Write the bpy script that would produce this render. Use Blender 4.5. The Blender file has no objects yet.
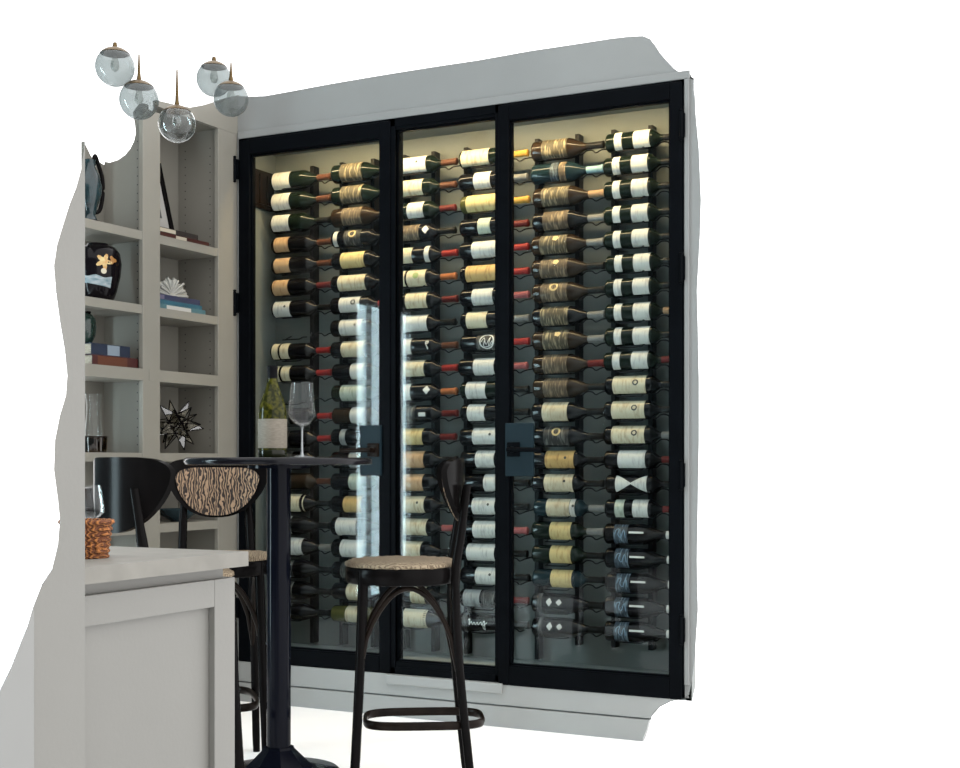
import bpy, bmesh, math, random
from mathutils import Vector, Matrix
S = bpy.context.scene
COL = S.collection
PI = math.pi
random.seed(7)

# ------------------------------------------------------------------ camera, sky, exposure
F = 1327.0; HORIZON = 462.0; EYE = 1.08; YAW = math.radians(26.79)
cam = bpy.data.cameras.new('camera'); cam_o = bpy.data.objects.new('camera', cam); COL.objects.link(cam_o)
cam.sensor_width = 36; cam.lens = F / 960 * 36
cam.shift_y = (HORIZON - 384) / 960; cam.clip_start = 0.05
cam_o.location = (0, 0, EYE); cam_o.rotation_euler = (PI / 2, 0, YAW)
S.camera = cam_o
W = bpy.data.worlds.new('sky'); S.world = W; W.use_nodes = True
bg = W.node_tree.nodes['Background']
bg.inputs[0].default_value = (1.0, 1.0, 1.0, 1); bg.inputs[1].default_value = 2.5
S.view_settings.view_transform = 'Standard'; S.view_settings.look = 'None'
S.view_settings.exposure = 0.0; S.view_settings.gamma = 1.0; S.view_settings.use_curve_mapping = False

# ------------------------------------------------------------------ helpers: measuring points of the place
sn, cs = math.sin(YAW), math.cos(YAW)
def ray(u):
    t = (u - 480) / F
    return (-sn + cs * t, cs + sn * t)
def on_y(u, v, y):
    dx, dy = ray(u); d = y / dy
    return Vector((dx * d, y, EYE + (HORIZON - v) / F * d))
def on_x(u, v, x):
    dx, dy = ray(u); d = x / dx
    return Vector((x, dy * d, EYE + (HORIZON - v) / F * d))
def at(u, v, d):
    dx, dy = ray(u)
    return Vector((dx * d, dy * d, EYE + (HORIZON - v) / F * d))

# ------------------------------------------------------------------ helpers: materials
MATS = {}
def mat(name, col, rough=0.5, metal=0.0, bump=0.0, bscale=60, vary=0.0, vscale=6, spec=0.5, coat=0.0, emit=None, estr=0, stretch=None, col2=None):
    if name in MATS: return MATS[name]
    m = bpy.data.materials.new(name); m.use_nodes = True; nt = m.node_tree
    p = nt.nodes['Principled BSDF']
    p.inputs['Base Color'].default_value = (*col, 1); p.inputs['Roughness'].default_value = rough
    p.inputs['Metallic'].default_value = metal; p.inputs['Specular IOR Level'].default_value = spec
    p.inputs['Coat Weight'].default_value = coat
    tc = nt.nodes.new('ShaderNodeTexCoord')
    src = tc.outputs['Object']
    if stretch:
        mp = nt.nodes.new('ShaderNodeMapping'); mp.inputs['Scale'].default_value = stretch
        nt.links.new(src, mp.inputs[0]); src = mp.outputs[0]
    if vary or col2:
        n = nt.nodes.new('ShaderNodeTexNoise'); n.inputs['Scale'].default_value = vscale; n.inputs['Detail'].default_value = 4
        nt.links.new(src, n.inputs['Vector'])
        r = nt.nodes.new('ShaderNodeValToRGB')
        c2 = col2 if col2 else tuple(min(1, c * (1 + vary)) for c in col)
        c1 = col if col2 else tuple(c * (1 - vary) for c in col)
        r.color_ramp.elements[0].position = .35; r.color_ramp.elements[1].position = .65
        r.color_ramp.elements[0].color = (*c1, 1); r.color_ramp.elements[1].color = (*c2, 1)
        nt.links.new(n.outputs['Fac'], r.inputs[0]); nt.links.new(r.outputs[0], p.inputs['Base Color'])
    if bump:
        n = nt.nodes.new('ShaderNodeTexNoise'); n.inputs['Scale'].default_value = bscale; n.inputs['Detail'].default_value = 3
        nt.links.new(src, n.inputs['Vector'])
        b = nt.nodes.new('ShaderNodeBump'); b.inputs['Strength'].default_value = bump; b.inputs['Distance'].default_value = .01
        nt.links.new(n.outputs['Fac'], b.inputs['Height']); nt.links.new(b.outputs[0], p.inputs['Normal'])
    if emit:
        p.inputs['Emission Color'].default_value = (*emit, 1); p.inputs['Emission Strength'].default_value = estr
    MATS[name] = m
    return m
def glass(name, tint=(1, 1, 1), ior=1.5, refl=(1, 1, 1), boost=1.0):
    if name in MATS: return MATS[name]
    m = bpy.data.materials.new(name); m.use_nodes = True; nt = m.node_tree
    for n in list(nt.nodes): nt.nodes.remove(n)
    o = nt.nodes.new('ShaderNodeOutputMaterial'); mx = nt.nodes.new('ShaderNodeMixShader')
    t = nt.nodes.new('ShaderNodeBsdfTransparent'); g = nt.nodes.new('ShaderNodeBsdfGlossy'); fr = nt.nodes.new('ShaderNodeFresnel')
    t.inputs[0].default_value = (*tint, 1); g.inputs[0].default_value = (*refl, 1); g.inputs['Roughness'].default_value = 0.01
    fr.inputs[0].default_value = ior
    ge = nt.nodes.new('ShaderNodeNewGeometry'); iv = nt.nodes.new('ShaderNodeMath'); iv.operation = 'MULTIPLY'
    sel = nt.nodes.new('ShaderNodeMapRange')
    # a pane has the same Fresnel factor from either of its faces
    sel.inputs['From Min'].default_value = 0; sel.inputs['From Max'].default_value = 1
    sel.inputs['To Min'].default_value = ior; sel.inputs['To Max'].default_value = 1 / ior
    nt.links.new(ge.outputs['Backfacing'], sel.inputs[0]); nt.links.new(sel.outputs[0], fr.inputs[0])
    iv.inputs[1].default_value = boost; iv.use_clamp = True
    nt.links.new(fr.outputs[0], iv.inputs[0]); nt.links.new(iv.outputs[0], mx.inputs[0])
    nt.links.new(t.outputs[0], mx.inputs[1]); nt.links.new(g.outputs[0], mx.inputs[2]); nt.links.new(mx.outputs[0], o.inputs[0])
    MATS[name] = m
    return m
def weave(name, c1, c2, scale=60, dist=6.0, pos=.5, soft=.1, vec=(1, 1, 1), bump=.6, rough=.8):
    if name in MATS: return MATS[name]
    m = bpy.data.materials.new(name); m.use_nodes = True; nt = m.node_tree; p = nt.nodes['Principled BSDF']
    tc = nt.nodes.new('ShaderNodeTexCoord'); mp = nt.nodes.new('ShaderNodeMapping'); mp.inputs['Scale'].default_value = vec
    w = nt.nodes.new('ShaderNodeTexWave'); w.inputs['Scale'].default_value = scale; w.inputs['Distortion'].default_value = dist
    w.inputs['Detail'].default_value = 2; w.inputs['Detail Scale'].default_value = 1.4
    r = nt.nodes.new('ShaderNodeValToRGB'); r.color_ramp.elements[0].position = pos - soft; r.color_ramp.elements[1].position = pos + soft
    r.color_ramp.elements[0].color = (*c1, 1); r.color_ramp.elements[1].color = (*c2, 1)
    b = nt.nodes.new('ShaderNodeBump'); b.inputs['Strength'].default_value = bump; b.inputs['Distance'].default_value = .006
    nt.links.new(tc.outputs['Object'], mp.inputs[0]); nt.links.new(mp.outputs[0], w.inputs[0]); nt.links.new(w.outputs['Fac'], r.inputs[0])
    nt.links.new(r.outputs[0], p.inputs['Base Color']); nt.links.new(w.outputs['Fac'], b.inputs['Height']); nt.links.new(b.outputs[0], p.inputs['Normal'])
    p.inputs['Roughness'].default_value = rough
    MATS[name] = m
    return m
def paper(name, base, ink, amount=.5, sx=1.0, freq=90):
    """label paper with faint unreadable rows of print"""
    if name in MATS: return MATS[name]
    m = bpy.data.materials.new(name); m.use_nodes = True; nt = m.node_tree; p = nt.nodes['Principled BSDF']
    tc = nt.nodes.new('ShaderNodeTexCoord'); mp = nt.nodes.new('ShaderNodeMapping'); mp.inputs['Scale'].default_value = (freq, 22, 22)
    oi = nt.nodes.new('ShaderNodeObjectInfo')
    n = nt.nodes.new('ShaderNodeTexNoise'); n.inputs['Scale'].default_value = 1.0; n.inputs['Detail'].default_value = 2; n.noise_dimensions = '4D'
    ml = nt.nodes.new('ShaderNodeMath'); ml.operation = 'MULTIPLY'; ml.inputs[1].default_value = 50
    r = nt.nodes.new('ShaderNodeValToRGB'); r.color_ramp.elements[0].position = .50; r.color_ramp.elements[1].position = .66
    r.color_ramp.elements[0].color = (*base, 1)
    r.color_ramp.elements[1].color = (*[b * (1 - amount) + k * amount for b, k in zip(base, ink)], 1)
    nt.links.new(tc.outputs['Object'], mp.inputs[0]); nt.links.new(mp.outputs[0], n.inputs['Vector'])
    nt.links.new(oi.outputs['Random'], ml.inputs[0]); nt.links.new(ml.outputs[0], n.inputs['W'])
    nt.links.new(n.outputs['Fac'], r.inputs[0]); nt.links.new(r.outputs[0], p.inputs['Base Color'])
    p.inputs['Roughness'].default_value = .7
    MATS[name] = m
    return m

# ------------------------------------------------------------------ helpers: meshes and objects
def link(name, bm, m, parent=None, smooth=False, recalc=True):
    if recalc: bmesh.ops.recalc_face_normals(bm, faces=bm.faces[:])
    me = bpy.data.meshes.new(name); bm.to_mesh(me); bm.free()
    for k in (m if isinstance(m, (list, tuple)) else [m]): me.materials.append(k)
    if smooth:
        for p in me.polygons: p.use_smooth = True
        if smooth != True: me.set_sharp_from_angle(angle=math.radians(smooth))
    o = bpy.data.objects.new(name, me); COL.objects.link(o)
    if parent: o.parent = parent
    return o
def place(name, mesh, parent=None, loc=None, rot=None):
    o = bpy.data.objects.new(name, mesh); COL.objects.link(o)
    if parent: o.parent = parent
    if loc is not None: o.location = loc
    if rot is not None: o.rotation_euler = rot
    return o
def tag(o, label, cat, group=None):
    o['label'] = label; o['category'] = cat
    if group: o['group'] = group
    return o
def thing(name, label, cat, loc=(0, 0, 0), rz=0.0, group=None):
    o = bpy.data.objects.new(name, None); o.empty_display_size = .05; COL.objects.link(o)
    o.location = loc; o.rotation_euler = (0, 0, rz)
    return tag(o, label, cat, group)
def struct(o):
    o['kind'] = 'structure'; return o
def box(bm, x0, x1, y0, y1, z0, z1, bev=0.0, mi=0):
    vs = [bm.verts.new((x, y, z)) for x in (x0, x1) for y in (y0, y1) for z in (z0, z1)]
    fs = [bm.faces.new([vs[i] for i in q]) for q in ((0, 1, 3, 2), (4, 6, 7, 5), (0, 4, 5, 1), (2, 3, 7, 6), (0, 2, 6, 4), (1, 5, 7, 3))]
    for f in fs: f.material_index = mi
    if bev:
        es = list({e for f in fs for e in f.edges})
        bmesh.ops.bevel(bm, geom=es, offset=bev, segments=2, affect='EDGES', profile=.5)
    return bm
def BOX(*a, **k): return box(bmesh.new(), *a, **k)
def prism(bm, pts, off):
    """polygon pts extruded by vector off"""
    a = [bm.verts.new(p) for p in pts]; b = [bm.verts.new(Vector(p) + Vector(off)) for p in pts]
    bm.faces.new(a); bm.faces.new(b[::-1]); n = len(pts)
    for i in range(n): bm.faces.new((a[i], b[i], b[(i + 1) % n], a[(i + 1) % n]))
    return bm
def lathe(bm, prof, seg=24, axis='z', c=(0, 0, 0), cap=True, rot=0.0):
    """prof: list of (radius, along)"""
    rings = []
    def P(r, h, a):
        if axis == 'z': v = (r * math.cos(a), r * math.sin(a), h)
        elif axis == 'x': v = (h, -r * math.cos(a), r * math.sin(a))
        else: v = (r * math.cos(a), h, r * math.sin(a))
        return (v[0] + c[0], v[1] + c[1], v[2] + c[2])
    for r, h in prof:
        if r < 1e-6: rings.append([bm.verts.new(P(0, h, 0))])
        else: rings.append([bm.verts.new(P(r, h, rot + 2 * PI * k / seg)) for k in range(seg)])
    for A, B in zip(rings, rings[1:]):
        for k in range(seg):
            j = (k + 1) % seg
            if len(A) == 1 and len(B) > 1: bm.faces.new((A[0], B[k], B[j]))
            elif len(B) == 1 and len(A) > 1: bm.faces.new((A[k], B[0], A[j]))
            elif len(A) > 1: bm.faces.new((A[k], B[k], B[j], A[j]))
    if cap:
        for R in (rings[0], rings[-1]):
            if len(R) > 1: bm.faces.new(R)
    return bm
def tube(bm, pts, r, seg=8, closed=False, flat=None):
    """round tube along pts; r number or list; flat=(w,h) makes an oval strip"""
    pts = [Vector(p) for p in pts]; n = len(pts); rings = []
    up = Vector((0, 0, 1))
    for i, p in enumerate(pts):
        a = pts[(i - 1) % n] if (closed or i) else p
        b = pts[(i + 1) % n] if (closed or i < n - 1) else p
        t = (b - a).normalized()
        s = t.cross(up)
        if s.length < 1e-3: s = t.cross(Vector((0, 1, 0)))
        s.normalize(); w = s.cross(t).normalized()
        rr = r[i] if isinstance(r, (list, tuple)) else r
        ra, rb = (flat if flat else (rr, rr))
        rings.append([bm.verts.new(p + s * ra * math.cos(2 * PI * k / seg) + w * rb * math.sin(2 * PI * k / seg)) for k in range(seg)])
    m = n if closed else n - 1
    for i in range(m):
        A, B = rings[i], rings[(i + 1) % n]
        for k in range(seg): bm.faces.new((A[k], A[(k + 1) % seg], B[(k + 1) % seg], B[k]))
    if not closed: bm.faces.new(rings[0][::-1]); bm.faces.new(rings[-1])
    return bm
def smooth_path(pts, n=6):
    pts = [Vector(p) for p in pts]; out = []
    for i in range(len(pts) - 1):
        p0 = pts[max(i - 1, 0)]; p1 = pts[i]; p2 = pts[i + 1]; p3 = pts[min(i + 2, len(pts) - 1)]
        for k in range(n):
            t = k / n
            out.append(.5 * ((2 * p1) + (p2 - p0) * t + (2 * p0 - 5 * p1 + 4 * p2 - p3) * t * t + (3 * p1 - p0 - 3 * p2 + p3) * t ** 3))
    out.append(pts[-1]); return out

# ------------------------------------------------------------------ materials
M_wall = mat('wall_paint', (.200, .207, .203), .55, bump=.05, bscale=200, vary=.04, vscale=2)
M_trim = mat('trim_paint', (.285, .296, .290), .45, vary=.03, vscale=3)
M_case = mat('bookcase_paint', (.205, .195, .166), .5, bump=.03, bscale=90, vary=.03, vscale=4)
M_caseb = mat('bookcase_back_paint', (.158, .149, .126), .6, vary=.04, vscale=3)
M_island = mat('island_paint', (.158, .154, .141), .5, bump=.03, bscale=120, vary=.03, vscale=3)
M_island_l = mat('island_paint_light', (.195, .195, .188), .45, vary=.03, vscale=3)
M_stone = mat('worktop_stone', (.180, .172, .153), .5, spec=.2, vary=.08, vscale=14)
M_floor = mat('floor_white', (.95, .95, .95), .9, spec=0.0)
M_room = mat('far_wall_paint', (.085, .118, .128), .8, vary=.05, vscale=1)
M_black = mat('black_frame_metal', (.0018, .0024, .0034), .45, vary=.15, vscale=8, spec=.03)
M_hand = mat('dark_blue_steel', (.008, .018, .024), .45, spec=.12)
M_wood = mat('black_lacquer_wood', (.004, .0035, .0035), .2, vary=.3, vscale=12, stretch=(1, 1, .2), spec=.035)
M_brownwood = mat('dark_brown_wood', (.009, .006, .0045), .3, vary=.3, vscale=25, stretch=(1, 1, .15), spec=.07)
M_iron = mat('black_cast_iron', (.0025, .003, .006), .14, spec=.07)
M_brass = mat('aged_brass', (.10, .065, .028), .4, metal=.9)
M_inner = mat('cabinet_lining', (.112, .124, .118), .6, vary=.06, vscale=3)
M_led = mat('led_light', (1, 1, 1), .5, emit=(1.0, .72, .38), estr=230)
M_daylight = mat('daylight_pane', (.5, .6, .65), .3, emit=(.72, .93, 1.0), estr=24)
M_pane = glass('cabinet_glass', (.95, .985, .985), 1.5, boost=.26)
M_clear = glass('clear_glass', (.99, .995, .995), 1.5, boost=.22)
def bright_rim(m, base, top, power):
    """thin blown glass: almost clear face-on, mirror-like where it curves away"""
    nt = m.node_tree; mx = next(n for n in nt.nodes if n.type == 'MIX_SHADER' and n.inputs[2].is_linked and n.inputs[2].links[0].from_node.type == 'BSDF_GLOSSY')
    lw = nt.nodes.new('ShaderNodeLayerWeight'); lw.inputs[0].default_value = .5
    pw = nt.nodes.new('ShaderNodeMath'); pw.operation = 'POWER'; pw.inputs[1].default_value = power
    mr = nt.nodes.new('ShaderNodeMapRange'); mr.inputs['To Min'].default_value = base; mr.inputs['To Max'].default_value = top
    nt.links.new(lw.outputs['Facing'], pw.inputs[0]); nt.links.new(pw.outputs[0], mr.inputs[0]); nt.links.new(mr.outputs[0], mx.inputs[0])
bright_rim(M_clear, .012, .8, 4.0)
def globe_mat(name, tint, boost, dif):
    m = glass(name, tint, 1.45, boost=boost); gt = m.node_tree
    gm = gt.nodes.new('ShaderNodeMixShader'); gd = gt.nodes.new('ShaderNodeBsdfDiffuse'); gd.inputs[0].default_value = (.13, .14, .14, 1)
    go = next(n for n in gt.nodes if n.type == 'OUTPUT_MATERIAL'); gs = go.inputs[0].links[0].from_socket
    gm.inputs[0].default_value = dif; gt.links.new(gs, gm.inputs[1]); gt.links.new(gd.outputs[0], gm.inputs[2]); gt.links.new(gm.outputs[0], go.inputs[0])
    return m
M_globe = globe_mat('globe_glass_grey_backdrop', (.66, .70, .70), 1.0, .40)  # clear globes; grey of the wall behind them put into the glass colour
M_globec = globe_mat('globe_glass_clear', (.93, .95, .95), 1.2, .06)
M_pad = weave('woven_rush', (.12, .085, .05), (.30, .235, .155), 40, 9, .45, .3)
M_cane = weave('woven_cane_panel', (.018, .011, .008), (.30, .20, .125), 20, 13, .60, .13, (1.5, .5, .8))
M_hole = mat('peg_hole', (.03, .03, .03), .9)

# ------------------------------------------------------------------ the setting
YW = 4.885                                     # face of the wall that holds the wine cabinet
XL, XR, ZB, ZT = -3.688, -1.589, .178, 2.543    # opening for the cabinet
f_o = struct(link('floor', prism(bmesh.new(), [(-9, -9, -.05), (9, -9, -.05), (9, YW, -.05), (-1.95, YW, -.05), (-1.95, 5.29, -.05), (-4.2, 5.29, -.05), (-4.2, YW, -.05), (-9, YW, -.05)], (0, 0, .05)), M_floor))
def wp(pts): return [on_y(u, v, YW) for u, v in pts]
bm = bmesh.new()
top_edge = wp([(694, 95), (693.5, 80), (690, 73.5), (680, 72.5), (674, 68.5), (667, 61), (660, 53), (655, 45), (650, 39), (643, 36), (630, 36.5), (610, 38.8), (580, 43.5), (530, 51),
               (480, 60), (430, 67.5), (380, 75.5), (330, 84), (290, 91.5), (265, 96), (250, 96.5), (240, 96)])
right_edge = wp([(689, 695), (692, 680), (695, 655), (698, 610), (697, 560), (698, 500), (699, 440), (699, 380), (698, 330), (697, 290), (700, 235), (701, 200), (699, 150), (694, 95)])
bot_edge = [Vector((-3.72, YW, 0)), Vector((on_y(640, 740, YW).x, YW, 0))] + wp([(645, 739), (649, 728), (652, 716), (660, 707), (672, 701), (686, 697.5), (689, 695)])
OB = (-.016, .05, 0)                            # the cut ends of the wall run back at a slant
xr = XR - .001
def piece(p):
    prism(bm, p, OB)
piece([Vector((-3.72, YW, ZT)), Vector((xr, YW, ZT)), Vector((right_edge[-1].x, YW, ZT))] + top_edge[1:] + [Vector((-3.72, YW, top_edge[-1].z))])
piece([Vector((xr, YW, ZT)), Vector((xr, YW, ZB))] + [p for p in right_edge if ZB < p.z < ZT] + [Vector((right_edge[-1].x, YW, ZT))])
piece([Vector((-3.72, YW, ZB)), Vector((-3.72, YW, 0))] + bot_edge[1:-1] + [Vector((right_edge[0].x, YW, ZB)), Vector((xr, YW, ZB))])
piece([Vector((-3.72, YW, 0)), Vector((XL, YW, 0)), Vector((XL, YW, ZT)), Vector((-3.72, YW, ZT))])
bm.normal_update(); bmesh.ops.triangulate(bm, faces=[f for f in bm.faces if len(f.verts) > 4])
struct(link('wall_north', bm, M_wall))
# casing around the opening and the stepped boards of the baseboard
bm = bmesh.new(); cw = .032
box(bm, XL - .004, XR + .022, YW - .010, YW, ZT, ZT + cw, .003)
box(bm, XR, XR + .020, YW - .010, YW, ZB + .05, ZT, .003)
struct(link('trim_1', bm, M_wall))
bm = bmesh.new()
q = lambda u, v: Vector((on_y(u, v, YW - .016).x, YW - .016, on_y(u, v, YW - .016).z))
prism(bm, [(-3.69, YW - .016, .09), (q(651, 717).x, YW - .016, .09), q(653, 713), q(659, 707), q(668, 702.5), (q(682, 698).x, YW - .016, ZB), (-3.69, YW - .016, ZB)], (-.005, .016, 0))
struct(link('trim_2', bm, M_trim))
bm = bmesh.new()
prism(bm, [(-3.69, YW - .022, 0), (on_y(644, 740, YW).x, YW - .022, 0), (on_y(649, 726, YW).x, YW - .022, .05), (on_y(651, 717, YW).x, YW - .022, .084), (-3.69, YW - .022, .084)], (0, .022, 0))
struct(link('baseboard_north', bm, M_trim))
bm = BOX(on_y(390, 675, YW).x, on_y(505, 685, YW).x, YW - .034, YW - .016, .138, ZB, .003)
struct(link('trim_3', bm, M_trim))
# tall panel at the left, in front of the island
XP = -1.492
out = [(85, 132), (84, 150), (81, 170), (76, 188), (70, 203), (63, 225), (57, 245), (54, 265), (56, 290), (60, 320), (65, 350), (67.5, 375), (66, 395), (60, 415), (55, 440),
       (54, 470), (58, 500), (60, 520), (58, 545), (52, 570), (42, 585), (33, 608), (27, 628), (20, 645), (11, 668), (0, 691), (-12, 712)]
pts = [on_x(u, v, XP) for u, v in out]
pts += [Vector((XP, pts[-1].y, 0)), Vector((XP, pts[0].y, 0))]
bm = prism(bmesh.new(), pts, (-.012, .012, 0)); bm.normal_update(); bmesh.ops.triangulate(bm, faces=[f for f in bm.faces if len(f.verts) > 4])
struct(link('wall_west', bm, M_island))
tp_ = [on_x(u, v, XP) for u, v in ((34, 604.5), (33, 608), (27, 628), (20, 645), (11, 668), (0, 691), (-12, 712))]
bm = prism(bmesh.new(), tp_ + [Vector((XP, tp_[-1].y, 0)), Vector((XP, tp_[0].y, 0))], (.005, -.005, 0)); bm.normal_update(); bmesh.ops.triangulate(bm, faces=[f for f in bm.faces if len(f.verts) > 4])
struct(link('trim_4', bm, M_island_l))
# the room behind the camera (seen only as reflection): far walls and a glazed door with daylight
XD = -5.0; d0, d1, dz = 1.06, 1.86, 2.24
bm = bmesh.new()
for a, b, z0, z1 in ((-3.0, d0, 0, 5), (d1, 4.45, 0, 5), (d0, d1, dz, 5)): box(bm, XD - .1, XD, a, b, z0, z1)
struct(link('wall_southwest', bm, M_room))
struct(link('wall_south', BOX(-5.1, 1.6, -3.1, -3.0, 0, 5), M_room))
door = struct(link('door_1', BOX(XD - .05, XD - .03, d0 + .03, d1 - .03, .05, dz - .03), M_daylight))
bm = bmesh.new(); M_dfr = mat('door_frame_paint', (.6, .62, .62), .5)
for a, b in ((d0, d0 + .035), (d1 - .035, d1), (d0 + .57, d0 + .58)): box(bm, XD - .06, XD + .01, a, b, 0, dz)
box(bm, XD - .06, XD + .01, d0, d1, dz - .035, dz); box(bm, XD - .06, XD + .01, d0, d1, 0, .12)
link('door_frame', bm, M_dfr, door)

# ------------------------------------------------------------------ the wine cabinet in the wall
cab = thing('wine_cabinet', 'tall built-in wine cabinet with black framed glass doors set in the wall', 'wine cabinet', (XL, YW, ZB))
def cpart(name, bm, m, parent=None, **k):
    bmesh.ops.translate(bm, verts=bm.verts[:], vec=(-XL, -YW, -ZB))
    return link(name, bm, m, parent or cab, **k)
YI = 5.27                                   # back lining
IX0, IX1 = -3.765, -1.565
SX0, SX1 = (-1.600, 4.935), (-1.692, YI + .015)       # splayed right side, front and back
def plan(z0, z1): return prism(bmesh.new(), [(IX0 - .02, YW + .05, z0), (SX0[0] + .02, YW + .05, z0), (SX1[0] + .02, YI + .015, z0), (IX0 - .02, YI + .015, z0)], (0, 0, z1 - z0))
cpart('back_lining', BOX(IX0 - .02, SX1[0] + .01, YI, YI + .015, ZB - .02, ZT + .02), M_inner)
cpart('side_lining', BOX(IX0 - .02, IX0, YW + .05, YI, ZB - .02, ZT + .02), M_inner)
cpart('side_lining', prism(bmesh.new(), [(SX0[0], SX0[1], ZB - .02), (SX0[0] + .024, SX0[1], ZB - .02), (SX1[0] + .020, SX1[1], ZB - .02), (SX1[0], SX1[1], ZB - .02)], (0, 0, ZT - ZB + .04)), M_inner)
cpart('floor_lining', plan(ZB - .02, ZB + .035), mat('cabinet_floor_teal_veil', (.21, .235, .23), .5, vary=.06, vscale=3))  # teal veil on the door glass painted into the floor lining's lighter colour
cpart('ceiling_lining', plan(ZT + .010, ZT + .03), M_inner)
M_ledh = mat('led_channel_aluminium', (.4, .4, .4), .4, metal=.8)
strip = cpart('light_strip', BOX(XL + .08, XR - .10, YW + .062, YW + .082, ZT - .002, ZT + .002), M_led)
cpart('light_channel', BOX(XL + .07, XR - .09, YW + .056, YW + .088, ZT + .0025, ZT + .0095), M_ledh, strip)
bm = bmesh.new(); vx = IX0
box(bm, vx, vx + .012, 4.99, 5.24, 2.28, 2.46)
for k in range(4): box(bm, vx + .012, vx + .02, 5.0 + k * .06, 5.006 + k * .06 + .03, 2.30, 2.44)
cpart('vent_grille', bm, M_brownwood)
# outer frame: jambs, head, sill and the two mullions
G = {'l': (-3.622, -2.941), 'm': (-2.866, -2.394), 'r': (-2.325, -1.643)}
y0, y1 = 4.868, 4.945
bm = bmesh.new()
box(bm, XL, XL + .045, y0 + .008, y1, ZB, ZT, .002); box(bm, XR - .028, XR, y0 + .008, y1, ZB, ZT, .002)
box(bm, XL, XR, y0 + .008, y1, ZT - .035, ZT, .002); box(bm, XL, XR, y0 + .008, y1, ZB, ZB + .03, .002)
for a, b in ((-2.905, -2.866), (-2.394, -2.358)): box(bm, a, b, y0 + .008, y1, ZB, ZT, .002)
cpart('cabinet_frame', bm, M_black)
def door_leaf(name, x0, x1, gx0, gx1, z0, z1, gz0, gz1, fy):
    bm = bmesh.new()
    box(bm, x0, gx0, fy, fy + .045, z0, z1, .003); box(bm, gx1, x1, fy, fy + .045, z0, z1, .003)
    box(bm, gx0, gx1, fy, fy + .045, gz1, z1, .003); box(bm, gx0, gx1, fy, fy + .045, z0, gz0, .003)
    # slim glazing bead inside the frame
    for a, b in ((gx0, gx0 + .007), (gx1 - .007, gx1)): box(bm, a, b, fy + .012, fy + .034, gz0, gz1)
    for a, b in ((gz0, gz0 + .007), (gz1 - .007, gz1)): box(bm, gx0, gx1, fy + .012, fy + .034, a, b)
    d = cpart(name, bm, M_black)
    cpart('glass_pane', BOX(gx0 + .004, gx1 - .004, fy + .02, fy + .028, gz0 + .004, gz1 - .004), M_pane, d)
    return d
dl = door_leaf('door', XL + .012, -2.888, *G['l'], ZB + .006, ZT - .010, .252, 2.466, y0)
dm = door_leaf('fixed_panel', -2.884, -2.378, *G['m'], ZB + .010, ZT - .006, .233, 2.494, y0 + .012)
dr = door_leaf('door', -2.374, XR - .006, *G['r'], ZB - .006, ZT - .010, .254, 2.470, y0 - .004)
for d, px0, px1, sgn in ((dl, -3.030, -2.925, -1), (dr, -2.338, -2.212, 1)):
    cpart('lock_plate', BOX(px0, px1, y0 - .014, y0 + .002, 1.022, 1.238, .004), M_hand, d)
    cx = px1 - .035 if sgn < 0 else px0 + .04
    bm = bmesh.new()
    box(bm, cx - .028, cx + .028, y0 - .022, y0 - .013, 1.102, 1.160, .003)
    lathe(bm, [(.012, y0 - .05), (.012, y0 - .02)], 12, 'y', (cx, 0, 1.130))
    tube(bm, [(cx - sgn * .01, y0 - .055, 1.130), (cx + sgn * .05, y0 - .06, 1.130), (cx + sgn * .14, y0 - .056, 1.128)], .0095, 10)
    cpart('handle_lever', bm, M_brownwood if sgn < 0 else M_black, d, smooth=40)
for d, x, zs in ((dl, XL - .008, (2.405, 1.80, 1.02, .42)), (dr, XR - .006, (2.366, 1.82, 1.03, .44))):
    for z in zs:
        bm = bmesh.new()
        lathe(bm, [(.007, z - .05), (.007, z + .05)], 10, 'z', (x, y0 - .010, 0))
        lathe(bm, [(.004, z - .06), (.009, z - .055), (.004, z - .05)], 10, 'z', (x, y0 - .010, 0))
        lathe(bm, [(.004, z + .05), (.009, z + .055), (.004, z + .06)], 10, 'z', (x, y0 - .010, 0))
        box(bm, x - .012, x + .012, y0 - .006, y0 + .006, z - .045, z + .045)
        cpart('hinge', bm, M_black, d)

# ------------------------------------------------------------------ racks and bottles inside it
BY = 5.165; Z0 = 2.405; PITCH = .1011; NR = 21
BX = [-3.692, -3.358, -3.040, -2.694, -2.342, -2.014]
ORD = ['first', 'second', 'third', 'fourth', 'fifth', 'sixth', 'seventh', 'eighth', 'ninth', 'tenth', 'eleventh', 'twelfth', 'thirteenth', 'fourteenth',
       'fifteenth', 'sixteenth', 'seventeenth', 'eighteenth', 'nineteenth', 'twentieth', 'bottom']
COLN = ['leftmost', 'second', 'third', 'fourth', 'fifth', 'rightmost']
LEN = .318
M_rack = mat('rack_black_steel', (.005, .005, .006), .4, spec=.1)
def rod_mesh():
    bm = bmesh.new()
    tube(bm, smooth_path([(.055, .055, -.02), (.055, .0, -.041), (.06, -.022, -.044), (.15, -.022, -.044), (.165, -.018, -.036), (.18, .0, -.034)], 4), .0032, 6)
    tube(bm, smooth_path([(.168, .055, -.01), (.19, .015, -.028), (.212, .005, -.034), (.232, .005, -.020), (.258, .005, -.021), (.275, .006, -.032), (.30, .008, -.022), (.326, .05, -.012)], 4), .0032, 6)
    me = bpy.data.meshes.new('rod'); bm.to_mesh(me); bm.free(); me.materials.append(M_rack)
    for p in me.polygons: p.use_smooth = True
    return me
ROD = rod_mesh()
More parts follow.
